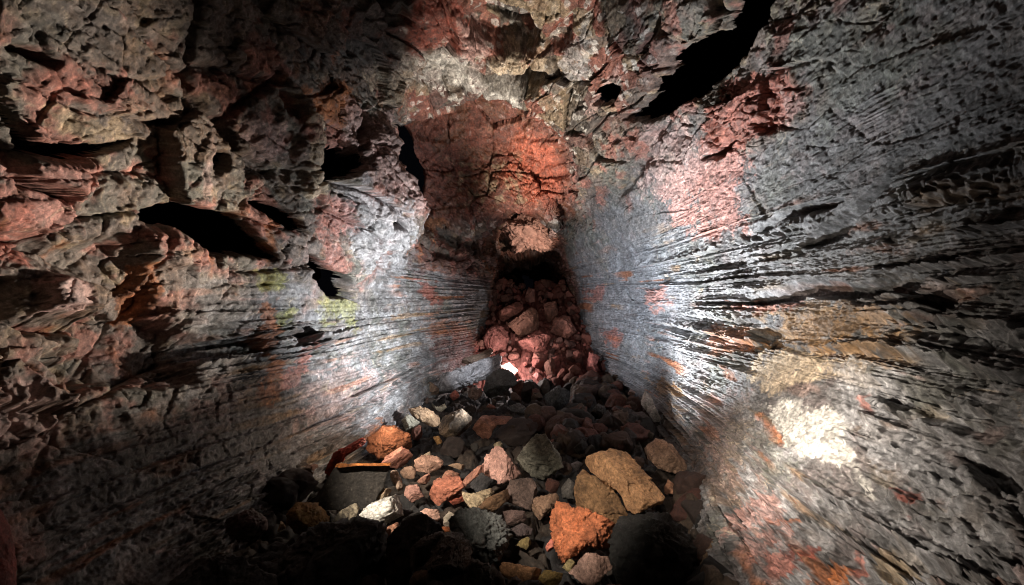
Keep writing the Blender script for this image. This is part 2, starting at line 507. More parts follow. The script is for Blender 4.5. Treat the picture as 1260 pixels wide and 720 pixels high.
# ------------------------------------------------------------------ wall colours (mineral albedo, with some lamp light and shade painted in)
tint = np.empty((len(base), 3), f32)
tint[:] = GREY


def blend(idx, w, c):
    tint[idx] += (np.array(c, f32) - tint[idx]) * w[:, None]


ALL = slice(None)
nA = fbm(p1 * 1.3, 4, 101, .6); nB = fbm(p1 * 2.6, 4, 111, .6); nC = fbm(p1 * 6, 3, 121, .6)
blend(ALL, blocky * .8, (.20, .145, .115))
blend(ALL, sstep(.0, .7, nA) * .6, GREEN)
blend(ALL, sstep(.1, .6, nB) * blocky * .7, BROWN)
blend(ALL, sstep(.25, .6, nC) * blocky * .6, TAN)
blend(ALL, sstep(.12, .5, -nB) * blocky * .6, BRICK)
# pale skin of the flow-lined walls, in streaks along the flow
sk = perlin(np.stack([u * 5, lay * 9, 0 * u], 1), 131) + .6 * perlin(np.stack([u * 17, lay * 24, 0 * u], 1), 132) + .4 * nC
blend(ALL, strata * sstep(-.25, .55, sk) * .75, PALE)
blend(ALL, strata * sstep(.35, .8, -sk) * .6, DARK)
blend(ALL, strata * sstep(.45, .75, perlin(np.stack([u * 1.7, lay * 14, 0 * u + 7], 1), 133)) * .55, TAN)
cool = strata * sstep(5.0, 6.5, yy)
blend(ALL, cool * right * .5, BLUEGREY)
ceil = sstep(5.2, 5.8, TT + .2 * w1) * (1 - sstep(8.6, 9.2, TT + .2 * w2)) * sstep(4.6, 5.4, yy)
_, _, fcol = fa, fe, fr2
blend(ALL, ceil * (fr2 < .36) * .8, (.30, .10, .07))
blend(ALL, ceil * (fr2 > .72) * .6, TAN)
blend(ALL, ceil * (fr1 > .6) * .6, DARK)
blend(ALL, ceil * (fr3 > .80) * .6, WHITE)

PATCH = [  # colour, strength, softness, side, outline
    # --- left wall
    (PINK, .85, 10, 'L', [(-20, 185), (90, 195), (95, 235), (70, 285), (20, 280), (-20, 290)]),
    (BRICK, .8, 8, 'L', [(-20, 240), (20, 255), (20, 285), (-20, 290)]),
    (BRICK, .8, 6, 'L', [(-20, 285), (15, 290), (48, 310), (40, 330), (0, 320), (-20, 320)]),
    (ROSE, .8, 6, 'L', [(40, 345), (80, 333), (90, 350), (90, 382), (55, 380)]),
    (BROWN, .9, 6, 'L', [(90, 345), (125, 350), (122, 382), (90, 384)]),
    (TAN, .75, 14, 'L', [(40, 125), (80, 130), (140, 150), (170, 175), (100, 180), (50, 165)]),
    (BRICK, .5, 18, 'L', [(20, 60), (120, 80), (180, 130), (100, 140), (30, 110)]),
    (BROWN, .6, 20, 'L', [(140, 60), (260, 130), (300, 190), (180, 190), (140, 130)]),
    (RUST, .8, 12, 'L', [(370, 110), (420, 105), (440, 140), (420, 165), (385, 150)]),
    (ROSE, .65, 10, 'L', [(305, 140), (340, 140), (362, 195), (330, 195), (305, 180)]),
    (CREAM, .75, 6, 'L', [(360, 120), (372, 130), (392, 160), (395, 240), (375, 245), (368, 180)]),
    (ROSE, .7, 12, 'L', [(425, 130), (480, 140), (495, 190), (518, 260), (500, 275), (450, 270), (420, 200)]),
    (PALE, .8, 14, 'L', [(430, 215), (510, 265), (505, 335), (445, 330), (425, 270)]),
    (BRICK, .6, 12, 'L', [(395, 235), (430, 250), (440, 285), (400, 300), (385, 270)]),
    (MOSS, .6, 7, 'L', [(310, 335), (340, 330), (345, 355), (318, 358)]),
    (MOSS, .6, 6, 'L', [(343, 385), (362, 383), (365, 402), (345, 400)]),
    (MOSS, .5, 10, 'L', [(400, 355), (440, 375), (435, 410), (415, 400), (395, 380)]),
    (RUST, .75, 5, 'L', [(172, 325), (195, 325), (205, 385), (185, 395), (170, 360)]),
    (RUST, .7, 5, 'L', [(322, 375), (338, 370), (345, 410), (330, 440), (318, 415)]),
    (RUST, .7, 8, 'L', [(318, 470), (335, 440), (350, 440), (345, 470), (362, 480), (335, 498), (318, 495)]),
    (BRICK, .7, 6, 'L', [(355, 455), (380, 420), (388, 430), (365, 480), (352, 485)]),
    (ROSE, .7, 12, 'L', [(-20, 480), (40, 470), (85, 500), (75, 550), (-20, 560)]),
    (BROWN, .7, 15, 'L', [(30, 480), (100, 475), (140, 490), (90, 515), (40, 510)]),
    (BROWN, .6, 12, 'L', [(0, 405), (120, 410), (130, 430), (60, 440), (0, 450)]),
    (ROSE, .4, 22, 'L', [(360, 480), (420, 440), (480, 470), (430, 510), (380, 540)]),
    (ROSE, .8, 3, 'L', [(378, 512), (386, 495), (392, 508), (384, 516)]),
    (RED, .7, 7, 'L', [(515, 345), (535, 350), (545, 375), (525, 370)]),
    (RUST, .5, 12, 'L', [(520, 385), (580, 395), (575, 420), (530, 415)]),
    (MAROON, .6, 16, 'L', [(510, 300), (590, 310), (600, 350), (560, 345), (515, 330)]),
    (MAROON, .75, 14, 'L', [(535, 415), (595, 405), (600, 450), (545, 460)]),
    (OCHRE, .6, 8, 'L', [(340, 590), (370, 580), (385, 600), (360, 620), (340, 615)]),
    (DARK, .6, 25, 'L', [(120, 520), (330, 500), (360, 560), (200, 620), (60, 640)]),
    (DARK, .5, 30, 'L', [(200, -20), (480, -20), (470, 60), (380, 100), (230, 60)]),  # unlit upper wall, its dimness painted darker
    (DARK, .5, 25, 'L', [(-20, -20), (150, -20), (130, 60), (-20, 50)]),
    # --- ceiling, lip and red niche
    (RED, .9, 7, 'C', [(500, -10), (555, -10), (600, 45), (592, 62), (560, 55), (500, 70), (495, 30)]),
    (ROSE, .7, 6, 'C', [(555, 15), (600, 40), (602, 62), (585, 72), (560, 55)]),
    (CREAM, .75, 6, 'C', [(600, 70), (620, 58), (672, 66), (672, 88), (640, 84), (610, 92)]),
    (TAN, .8, 6, 'C', [(610, 0), (690, -10), (700, 15), (660, 28), (625, 18)]),
    (WHITE, .55, 14, 'C', [(490, 75), (540, 50), (590, 70), (590, 100), (530, 105), (470, 100)]),
    (CREAM, .6, 8, 'C', [(450, 90), (510, 85), (500, 130), (470, 135)]),
    (PALE, .7, 9, 'C', [(690, 62), (720, 35), (735, 50), (715, 100), (690, 100)]),
    (ROSE, .6, 10, 'R', [(715, 80), (760, 70), (765, 95), (730, 140), (700, 120)]),
    (WHITE, .6, 6, 'C', [(560, 110), (600, 100), (640, 120), (655, 150), (620, 140)]),
    (DARK, .7, 18, 'C', [(415, -10), (495, -10), (488, 70), (450, 90), (420, 60)]),  # unlit edge of the ceiling, painted darker likewise
    # --- right wall
    (BRICK, .85, 8, 'R', [(880, 110), (935, 90), (965, 75), (985, 110), (985, 140), (940, 165), (900, 195), (860, 190)]),
    (ROSE, .6, 10, 'R', [(960, 110), (990, 120), (985, 145), (965, 150)]),
    (PINK, .85, 10, 'R', [(835, 200), (880, 190), (920, 190), (915, 280), (850, 290), (818, 265), (815, 230)]),
    (ROSE, .6, 16, 'R', [(780, 160), (840, 150), (870, 200), (830, 260), (790, 230)]),
    (GREEN, .5, 30, 'R', [(950, 20), (1150, 20), (1150, 110), (1000, 160)]),
    (PINK, .8, 4, 'R', [(800, 356), (828, 352), (828, 376), (808, 382), (798, 370)]),
    (BRICK, .6, 4, 'R', [(720, 356), (744, 352), (744, 372), (722, 374)]),
    (BRICK, .6, 6, 'R', [(740, 410), (758, 405), (760, 425), (742, 425)]),
    (OCHRE, .62, 12, 'R', [(900, 376), (1040, 372), (1110, 376), (1110, 400), (1040, 420), (960, 440), (905, 430), (960, 400)]),
    (RUST, .6, 8, 'R', [(870, 405), (915, 395), (920, 430), (880, 432)]),
    (BRICK, .6, 6, 'R', [(900, 370), (990, 370), (990, 378), (905, 382)]),
    (OCHRE, .6, 16, 'R', [(1010, 420), (1100, 400), (1120, 430), (1060, 460), (1000, 440)]),
    (CREAM, .85, 6, 'R', [(918, 445), (985, 430), (1040, 436), (1075, 445), (1082, 470), (1065, 480), (1030, 470), (990, 470), (950, 490), (930, 470)]),  # creamy bare patch, brightened to carry the lamp's hot spot
    (WHITE, .9, 5, 'R', [(950, 500), (985, 492), (1025, 500), (1035, 530), (1050, 570), (1068, 600), (1040, 590), (1010, 575), (980, 550), (950, 528)]),  # whiter core of the hot spot, lamp brightness held in colour
    (PALE, .8, 10, 'R', [(1020, 440), (1080, 445), (1130, 540), (1190, 620), (1130, 600), (1060, 560), (1030, 510)]),
    (BRICK, .7, 5, 'R', [(1050, 485), (1068, 480), (1075, 510), (1060, 505)]),
    (OCHRE, .75, 5, 'R', [(798, 468), (845, 478), (842, 492), (812, 485)]),
    (OCHRE, .6, 8, 'R', [(820, 495), (835, 500), (835, 525), (822, 515)]),
    (BROWN, .7, 14, 'R', [(840, 540), (900, 560), (930, 600), (890, 640), (860, 590)]),
    (ROSE, .35, 20, 'R', [(850, 500), (900, 480), (930, 540), (900, 590), (860, 560)]),
    (GREEN, .5, 22, 'R', [(900, 510), (960, 540), (1010, 600), (950, 600), (905, 560)]),
    (RED, .8, 5, 'R', [(940, 680), (985, 650), (1010, 665), (975, 700), (950, 715)]),
    (PINK, .7, 6, 'R', [(945, 655), (975, 680), (960, 720), (940, 715)]),
    (RUST, .85, 4, 'R', [(944, 640), (958, 630), (950, 655)]),
    (RUST, .8, 4, 'R', [(970, 632), (985, 612), (980, 630), (972, 640)]),
    (RED, .8, 6, 'R', [(1090, 595), (1115, 588), (1130, 605), (1105, 618)]),
    (RUST, .85, 6, 'R', [(1000, 700), (1030, 690), (1045, 725), (1005, 725)]),
    (BRICK, .7, 8, 'R', [(1030, 690), (1050, 680), (1060, 710), (1045, 715)]),
    (TAN, .8, 6, 'R', [(1080, 675), (1110, 668), (1130, 690), (1120, 725), (1085, 725)]),
    (PALE, .6, 10, 'R', [(1080, 620), (1150, 630), (1190, 660), (1200, 700), (1120, 690), (1070, 650)]),
    (PINK, .5, 12, 'R', [(900, 640), (940, 600), (980, 640), (940, 690), (915, 690)]),
    (DARK, .6, 40, 'R', [(1080, 180), (1290, 60), (1290, 520), (1180, 520), (1120, 400)]),  # shaded near end of the wall, darkness painted into the colour
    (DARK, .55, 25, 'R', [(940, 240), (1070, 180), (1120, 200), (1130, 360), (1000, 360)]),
]
niche_i, niche_w = region([(480, 110), (560, 95), (640, 110), (700, 170), (705, 268), (610, 275), (520, 270), (490, 200)], 10, 'C', (7.2, 9.6))
blend(niche_i, niche_w * .95, (0.20, 0.062, 0.040))
blend(niche_i, niche_w * sstep(.1, .5, nB[niche_i]) * .5, (0.16, 0.075, 0.04))
blend(niche_i, niche_w * sstep(.55, .8, nC[niche_i]) * .55, ROSE)
lstain = perlin(np.stack([u * 6, lay * 13, 0 * u + 3], 1), 161) + .7 * perlin(np.stack([u * 18, lay * 31, 0 * u + 3], 1), 162)
# thin stains that follow the layers, and drips down the face
rs = perlin(np.stack([u * 1.5, lay * 11, 0 * u + 9], 1), 163)
zone = perlin(base * .9, 164)
blend(ALL, strata * sstep(.30, .55, rs + .2 * nC) * sstep(-.1, .3, zone) * .75, RUST)
blend(ALL, strata * sstep(.30, .55, -rs + .2 * nC) * sstep(-.1, .3, -zone) * .6, OCHRE)
blend(ALL, strata * sstep(.40, .6, perlin(np.stack([u * 3, lay * 19, 0 * u + 5], 1), 165) + .2 * nC) * sstep(-.2, .3, zone) * .55, ROSE)
dr = perlin(np.stack([base[:, 1] * 8 + .6 * w1, base[:, 2] * 1.5, base[:, 0] * 2], 1), 166)
blend(ALL, (TT < 5.6) * blocky * sstep(.25, .5, dr + .2 * nC) * sstep(-.1, .3, zone) * .7, RUST)
blend(ALL, (TT < 5.6) * blocky * sstep(.25, .5, -dr + .2 * nC) * sstep(.0, .3, -zone) * .5, ROSE)
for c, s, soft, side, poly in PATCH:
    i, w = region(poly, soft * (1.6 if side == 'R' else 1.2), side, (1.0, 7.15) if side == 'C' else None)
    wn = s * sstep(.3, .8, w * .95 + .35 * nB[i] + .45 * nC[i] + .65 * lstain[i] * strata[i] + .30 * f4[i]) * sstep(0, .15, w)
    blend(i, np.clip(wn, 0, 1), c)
nr_i, nr_w = region([(640, 160), (682, 178), (694, 240), (655, 252), (615, 215)], 14, 'C', (7.2, 9.6))
blend(nr_i, nr_w * .9, (.48, .125, .07))  # lit right side of the niche, lamp brightness painted as brighter red
nr_i, nr_w = region([(545, 195), (640, 190), (660, 250), (560, 262)], 12, 'C', (7.2, 9.6))
blend(nr_i, nr_w * sstep(.1, .5, nC[nr_i]) * .7, TAN)
far = sstep(10.3, 11.0, yy)
blend(ALL, far * .7, (.34, .13, .09))
blend(ALL, far * (fr2 > .75) * .8, ROSE)
blend(ALL, far * (fr2 < .3) * .8, BROWN)
# thin white mineral veins
ve = np.abs(perlin(base * 3.2 + .3 * np.stack([w1, w2, w1], 1), 141))
blend(ALL, (1 - sstep(.0, .018, ve)) * sstep(.1, .4, nA) * .5, CREAM)
# hackly scratches on the lower right lining
v_i, v_w = region([(820, 490), (900, 480), (960, 560), (1000, 640), (930, 670), (860, 590)], 18, 'R')
vs = np.abs(perlin(np.stack([lny[v_i] * 42, lay[v_i] * 5, 0 * lny[v_i]], 1) + .5 * nC[v_i][:, None], 151))
blend(v_i, v_w * (1 - sstep(0, .05, vs)) * (nB[v_i] > 0) * .7, CREAM)
tint *= ((1 + .25 * f4) * (.72 + .56 * fr4) * (.85 + .3 * fr3))[:, None].astype(f32)
tint = np.clip(tint * .66, .010, .6)
gloss = np.clip(.62 - .18 * sstep(0, .6, nB) - .10 * strata + .1 * nC, .32, .85).astype(f32)

bounds = [0, 560, 870, NC - 1]
FG = final.reshape(NR, NC, 3); TG = tint.reshape(NR, NC, 3); GG = gloss.reshape(NR, NC); XG = gap.reshape(NR, NC)
for q, nm in ((0, 'cave_wall_left'), (1, 'cave_ceiling'), (2, 'cave_wall_right')):
    a, b = bounds[q], bounds[q + 1]
    fcs = grid_faces(NR, b - a + 1)
    fcs = fcs[~XG[:, a:b + 1].ravel()[fcs].any(1)]
    used = np.unique(fcs)
    remap = np.zeros(NR * (b - a + 1), np.int32); remap[used] = np.arange(len(used))
    me = mesh_from(nm, FG[:, a:b + 1].reshape(-1, 3)[used], remap[fcs])
    add_attr(me, 'tint', TG[:, a:b + 1].reshape(-1, 3)[used], 'FLOAT_COLOR')
    add_attr(me, 'gloss', GG[:, a:b + 1].ravel()[used], 'FLOAT')
    link(nm, me, M_WALL)['kind'] = 'structure'
# solid rock further back, seen only as dark depth through the openings
ri = np.linspace(-3.5, 17.5, 170); ci = np.linspace(-.25 * math.pi, 1.25 * math.pi, 120)
yb, ab = np.meshgrid(ri, ci, indexing='ij')
bk = np.stack([-7.5 * np.cos(ab), yb, .6 + 7 * np.sin(ab)], -1).reshape(-1, 3).astype(f32)
bk += .30 * np.stack([fbm(bk * 1.5, 4, 27), fbm(bk * 1.5, 4, 28), fbm(bk * 1.5, 4, 29)], 1)
me = mesh_from('cave_rock_behind', bk, grid_faces(len(ri), len(ci)))
add_attr(me, 'tint', np.full((len(bk), 3), .03, f32), 'FLOAT_COLOR')
add_attr(me, 'gloss', np.full(len(bk), .8, f32), 'FLOAT')
link('cave_rock_behind', me, M_WALL)['kind'] = 'structure'


# ------------------------------------------------------------------ floor
def zfloor(x, y):
    x = np.asarray(x, float); y = np.asarray(y, float)
    z = -1.58 + .04 * np.sin(x * 1.3 + y)
    z = z + .10 * sstep(2.5, 6, y)
    z = z + 1.75 * np.clip((y - 8.5) / 3.1, 0, 1) ** .9
    z = z - 1.6 * sstep(11.8, 13.2, y)
    return z


ny, nx = 640, 420
gy = np.concatenate([np.linspace(-3, .8, 15, endpoint=False), np.exp(np.linspace(math.log(.8), math.log(14.5), ny - 15))])
gx = np.linspace(-3.3, 2.8, nx)
X, Y = np.meshgrid(gx, gy)
fl = np.stack([X.ravel(), Y.ravel(), zfloor(X, Y).ravel()], 1).astype(f32)
q = fl.copy(); q[:, 2] = 0
ha, ea, ra = facets((q + .12 * np.stack([perlin(q * 3, 201), perlin(q * 3, 202), 0 * q[:, 0]], 1)) * f32(4.5), 5, .55)
hb, eb, rb = facets(q * f32(12), 6, .6)
fl[:, 2] += .10 * ha + .035 * hb + .03 * fbm(q * 7, 3, 203) - .05 * (1 - sstep(0, .2, ea)) - .09
fc = np.empty((len(fl), 3), f32); fc[:] = (.02, .019, .019)  # near black, carrying the shade between the rocks
fc[ra > .6] = (.035, .026, .02)
fc[(fl[:, 1] > 8.3)] = (.16, .055, .045)
me = mesh_from('cave_floor', fl, grid_faces(ny, nx)[:, ::-1])
add_attr(me, 'tint', fc, 'FLOAT_COLOR')
add_attr(me, 'gloss', np.full(len(fl), .7, f32), 'FLOAT')
link('cave_floor', me, M_FLOOR)['kind'] = 'structure'

# ------------------------------------------------------------------ rocks
_ico = {}


def ico(level):
    if level not in _ico:
        import bmesh
        bm = bmesh.new()
        bmesh.ops.create_icosphere(bm, subdivisions=level, radius=1)
        co = np.array([v.co[:] for v in bm.verts], f32)
        fa_ = np.array([[v.index for v in f_.verts] for f_ in bm.faces], np.int32)
        bm.free()
        _ico[level] = (co, fa_)
    return _ico[level]


def cut_planes(p, n, size, r, front=None, lo=.55, hi=.9, tilt=-.1):
    """slice flat facets off a lump"""
    for _ in range(n):
        d = r.normal(size=3)
        d /= np.linalg.norm(d)
        if front is not None:
            while d @ front < tilt:
                d = r.normal(size=3); d /= np.linalg.norm(d)
        proj = p @ d
        lim = proj.max() * r.uniform(lo, hi)
        over = proj - lim
        p = p - np.where(over > 0, over * .97, 0)[:, None] * d
    return p


def surface_grain(p, size, seed, rough=1.0):
    """block facets and grain along the outward direction"""
    c = p.mean(0)
    d = p - c
    d /= np.linalg.norm(d, axis=1, keepdims=True) + 1e-6
    s = 1.0 / size
    a, e, _ = facets(p * f32(2.0 * s), seed % 40, .9)
    b, e2, _ = facets(p * f32(6.5 * s), seed % 37, .9)
    g = fbm(p * f32(5 * s), 4, seed % 23, .6)
    dn = _grad[(seed * 5) & 255]
    ph = (p @ dn) * f32(5.5 * s) + .35 * g + .2 * a
    bed = np.where(ph % 1 < .8, (ph % 1) / .8, (1 - ph % 1) / .2) - .5
    hh = .085 * a + .05 * b + .05 * g - .045 * (1 - sstep(0, .07, e)) * (seed % 2) + (.035 * bed if seed % 3 else 0)
    return p + d * (hh * size * rough)[:, None]


def pix_ray(u_, v_):
    return np.array([(u_ - CX) / F, 1.0, -(v_ - CY) / F])


def floor_depth(u_, v_):
    r = pix_ray(u_, v_)
    for y_ in np.arange(1.0, 13.5, .02):
        if r[2] * y_ <= float(zfloor(r[0] * y_, y_)):
            return y_
    return 11.6


def traced_rock(name, outline, colour, label, thick=.8, depth=None, cuts=7, rough=1.0, mottle=0.0, level=None,
                square=.5, seed=None, group=None, cat='rock', lift=0.0, grow=1.17, planes=()):
    """a solid rock whose visible outline was traced in image pixels; it gets its own distance, size and thickness"""
    o = np.array(outline, float)
    seed = seed if seed is not None else int(o.sum()) % 997
    r = np.random.default_rng(seed)
    bot = o[o[:, 1].argmax()]
    y0 = depth if depth else floor_depth(bot[0], bot[1])
    cu, cv = (o.max(0) + o.min(0)) / 2
    o = (o - (cu, cv)) * grow + (cu, cv)
    d = pix_ray(cu, cv)
    cpos = d * y0
    e3 = -d / np.linalg.norm(d)
    e1 = np.cross([0, 0, 1.0], e3); e1 /= np.linalg.norm(e1)
    e2 = np.cross(e3, e1)
    pl = []
    for a_, b_ in o:
        rr = pix_ray(a_, b_)
        t = (cpos @ e3) / (rr @ e3)
        v = rr * t - cpos
        pl.append((v @ e1, v @ e2))
    pl = np.array(pl)
    # polar radius of the outline
    th = np.linspace(-math.pi, math.pi, 361)
    rad = np.zeros(361)
    for k, t in enumerate(th):
        dx, dy = math.cos(t), math.sin(t)
        best = 0
        for m_ in range(len(pl)):
            (ax, ay), (bx, by) = pl[m_], pl[(m_ + 1) % len(pl)]
            ex, ey = bx - ax, by - ay
            den = dx * ey - dy * ex
            if abs(den) < 1e-12:
                continue
            tt = (ax * ey - ay * ex) / den
            ss = (ax * dy - ay * dx) / den
            if tt > 0 and -1e-6 <= ss <= 1 + 1e-6:
                best = max(best, tt)
        rad[k] = best
    mr = rad.mean()
    rad = np.maximum(rad, mr * .25)
    if level is None:
        px = mr * F / y0
        level = 6 if px > 26 else 5 if px > 9 else 4
    co, fa_ = ico(level)
    ang = np.arctan2(co[:, 1], co[:, 0])
    rr = np.interp(ang, th, rad)
    cz = co[:, 2]
    cxy = np.hypot(co[:, 0], co[:, 1])
    D = mr * thick
    loc = np.stack([rr * cxy ** square * np.cos(ang), rr * cxy ** square * np.sin(ang),
                    D * np.sign(cz) * np.abs(cz) ** square], 1)
    loc = cut_planes(loc, cuts, mr, r, np.array([0, 0, 1.0]), .42, .88, .25)
    for nrm, frac in planes:                     # the broad fracture faces of this stone
        nrm = np.array(nrm) / np.linalg.norm(nrm)
        pr = loc @ nrm
        over = pr - pr.max() * frac
        loc = loc - np.where(over > 0, over * .97, 0)[:, None] * nrm
    loc = surface_grain(loc.astype(f32), mr, seed, rough)
    w = loc[:, 0:1] * e1 + loc[:, 1:2] * e2 + loc[:, 2:3] * e3
    me_ = mesh_from(name, w, fa_)
    ob = link(name, me_, M_ROCK)
    ob.location = cpos - e3 * D * .35
    ob.location.z += lift
    ob.color = (*colour, 1)
    ob['mottle'] = float(mottle)
    tag(ob, label, cat, group)
    return ob


HEROES = []


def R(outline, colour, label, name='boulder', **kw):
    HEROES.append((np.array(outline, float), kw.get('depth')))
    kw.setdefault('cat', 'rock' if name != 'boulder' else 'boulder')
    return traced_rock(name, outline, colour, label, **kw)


ORG = (.42, .17, .09); PK = (.46, .25, .20); GB = (.20, .18, .15); DB = (.060, .056, .055); TB = (.30, .20, .13)
# --- around the pale slab at the back of the floor
R([(538, 480), (539, 473), (549, 460), (560, 457), (573, 453), (593, 444), (609, 440), (613, 444), (612, 452), (602, 464), (582, 472), (560, 480), (544, 484)],
  (.42, .40, .42), 'long pale grey slab with a ruffled upper edge lying at the foot of the red heap', 'slab', cuts=4, thick=.6, cat='slab', rough=1.7, grow=1.12)
R([(570, 446), (573, 440), (589, 436), (602, 428), (604, 433), (598, 442), (580, 449)], (.24, .17, .13), 'thin brown layered stone leaning on the upper edge of the pale slab', 'stone', depth=8.0)
R([(519, 457), (527, 457), (538, 469), (533, 472), (520, 468)], (.26, .26, .25), 'small grey wedge stone between the left wall and the pale slab', 'stone')
R([(602, 464), (615, 454), (629, 460), (634, 471), (618, 482), (604, 488), (598, 480)], (.10, .105, .105), 'dark grey block against the right end of the pale slab')
R([(573, 481), (595, 474), (594, 484), (584, 492), (577, 487)], (.22, .15, .12), 'brown stone tucked under the lower edge of the pale slab', 'stone')
R([(553, 486), (560, 481), (566, 487), (558, 493)], BRICK, 'small red stone below the middle of the pale slab', 'stone')
R([(515, 474), (530, 472), (540, 480), (534, 488), (518, 484)], BROWN, 'brown stone at the wall foot below the small grey wedge', 'stone')
# --- second row
R([(471, 497), (484, 502), (497, 507), (498, 513), (491, 514), (480, 507)], PK, 'narrow pinkish stone highest on the left edge of the rubble', 'stone')
R([(496, 518), (502, 511), (516, 520), (507, 530), (502, 534)], (.24, .23, .19), 'grey green wedge stone above the big orange arched boulder', 'stone')
R([(500, 504), (527, 501), (535, 509), (542, 511), (542, 519), (531, 524), (516, 516), (504, 510)], (.36, .24, .15), 'tan layered stone with a pink end in the second row of rubble', 'stone')
R([(528, 498), (540, 503), (547, 496), (549, 501), (542, 507)], (.30, .25, .18), 'small tan stone perched behind the tan layered stone', 'stone')
R([(543, 527), (549, 513), (567, 506), (580, 516), (584, 522), (573, 533), (553, 538), (544, 532)], (.30, .23, .17), 'brown cracked boulder with black seams in the middle of the second row', mottle=.7)
R([(584, 527), (596, 511), (611, 508), (629, 508), (627, 516), (609, 524), (602, 538), (591, 539)], (.22, .10, .07), 'dull red brown boulder to the right of the black seamed boulder')
R([(624, 502), (638, 497), (649, 504), (640, 511)], (.14, .135, .13), 'small flat grey stone in the shade above the grey green pitted block', 'stone')
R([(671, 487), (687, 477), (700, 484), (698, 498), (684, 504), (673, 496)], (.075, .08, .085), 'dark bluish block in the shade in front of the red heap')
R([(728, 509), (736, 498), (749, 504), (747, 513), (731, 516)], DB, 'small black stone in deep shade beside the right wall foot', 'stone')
# --- lit rocks on the left of the floor
R([(451, 551), (456, 540), (471, 527), (484, 527), (500, 536), (506, 553), (493, 562), (467, 562)], ORG, 'large orange boulder with an arched top near the left wall', cuts=4, planes=[((.2, -.5, .85), .4)])
R([(471, 571), (480, 556), (493, 552), (502, 556), (507, 564), (502, 574), (489, 575)], (.48, .22, .16), 'salmon pink boulder just below the orange arched boulder')
R([(512, 567), (520, 562), (536, 562), (543, 569), (540, 576), (529, 581), (513, 579)], (.50, .30, .22), 'pinkish cream split rock to the right of the salmon pink boulder', 'stone')
R([(522, 560), (529, 556), (533, 562), (524, 565)], (.34, .28, .20), 'tiny tan pebble on top of the pinkish cream split rock', 'stone')
R([(594, 577), (601, 562), (611, 553), (617, 554), (627, 566), (638, 582), (627, 589), (611, 593), (600, 589)], (.52, .30, .25), 'pale pink triangular boulder with a smooth face in mid floor', cuts=2, planes=[((-.4, .3, .85), .45), ((.7, .2, .7), .55)])
R([(533, 538), (540, 537), (544, 544), (538, 547)], OCHRE, 'small ochre yellow stone in the shade below the black seamed boulder', 'stone')
R([(553, 573), (560, 570), (573, 573), (571, 580)], TB, 'small brown flat stone above the cracked brick red boulder', 'stone')
R([(607, 547), (616, 543), (619, 551), (613, 555)], (.28, .23, .15), 'small round olive stone on the tip of the pale pink triangle', 'stone')
R([(394, 583), (413, 558), (444, 540), (447, 547), (425, 562), (414, 573), (400, 589)], (.42, .06, .035), 'bright red rubbly rock wedged along the foot of the left wall', 'stone', rough=1.5)
R([(358, 631), (369, 622), (389, 623), (402, 636), (402, 644), (387, 648), (379, 659), (364, 652), (358, 644)], (.30, .18, .075), 'ochre brown rough boulder at the left below the dark flat slab', rough=1.3)
R([(342, 653), (346, 641), (352, 649), (346, 655)], TAN, 'small pale tooth shaped stone left of the ochre brown boulder', 'stone')
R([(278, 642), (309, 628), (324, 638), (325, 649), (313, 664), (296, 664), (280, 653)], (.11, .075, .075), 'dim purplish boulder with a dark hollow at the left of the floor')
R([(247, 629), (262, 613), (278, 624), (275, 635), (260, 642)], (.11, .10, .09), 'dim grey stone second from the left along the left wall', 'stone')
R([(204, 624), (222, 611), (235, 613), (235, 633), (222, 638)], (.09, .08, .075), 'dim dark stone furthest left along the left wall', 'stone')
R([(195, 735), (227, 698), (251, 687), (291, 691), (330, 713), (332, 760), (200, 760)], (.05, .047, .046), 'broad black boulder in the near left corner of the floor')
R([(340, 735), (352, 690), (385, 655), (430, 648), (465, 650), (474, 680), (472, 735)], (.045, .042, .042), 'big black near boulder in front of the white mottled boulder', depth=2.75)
# --- white mottled group
R([(438, 640), (458, 621), (489, 610), (496, 610), (503, 620), (502, 633), (493, 643), (480, 647), (462, 646), (449, 644)], (.80, .77, .70), 'bright white boulder mottled with black on its left side', mottle=.5)
R([(409, 644), (418, 631), (433, 622), (442, 621), (436, 636), (427, 648)], (.42, .36, .26), 'cream and black speckled stone left of the bright white boulder', 'stone', mottle=.8)
R([(451, 613), (458, 606), (471, 602), (483, 604), (478, 611), (462, 617)], (.60, .46, .30), 'flat cream stone above the bright white boulder', 'stone', mottle=.5)
R([(469, 668), (470, 653), (480, 648), (493, 642), (483, 654), (478, 670)], (.50, .25, .16), 'upright pink orange shard under the bright white boulder', 'stone', depth=3.1)
R([(513, 634), (524, 627), (538, 629), (540, 638), (531, 646), (520, 642)], (.46, .28, .22), 'pink faceted rock right of the bright white boulder', 'stone')
R([(547, 638), (553, 631), (562, 636), (560, 647), (553, 651), (547, 645)], (.36, .32, .26), 'small pale round stone beside the rough dark grey boulder', 'stone')
R([(537, 649), (553, 649), (552, 659), (542, 658)], (.5, .17, .07), 'small bright orange stone under the small pale round stone', 'stone')
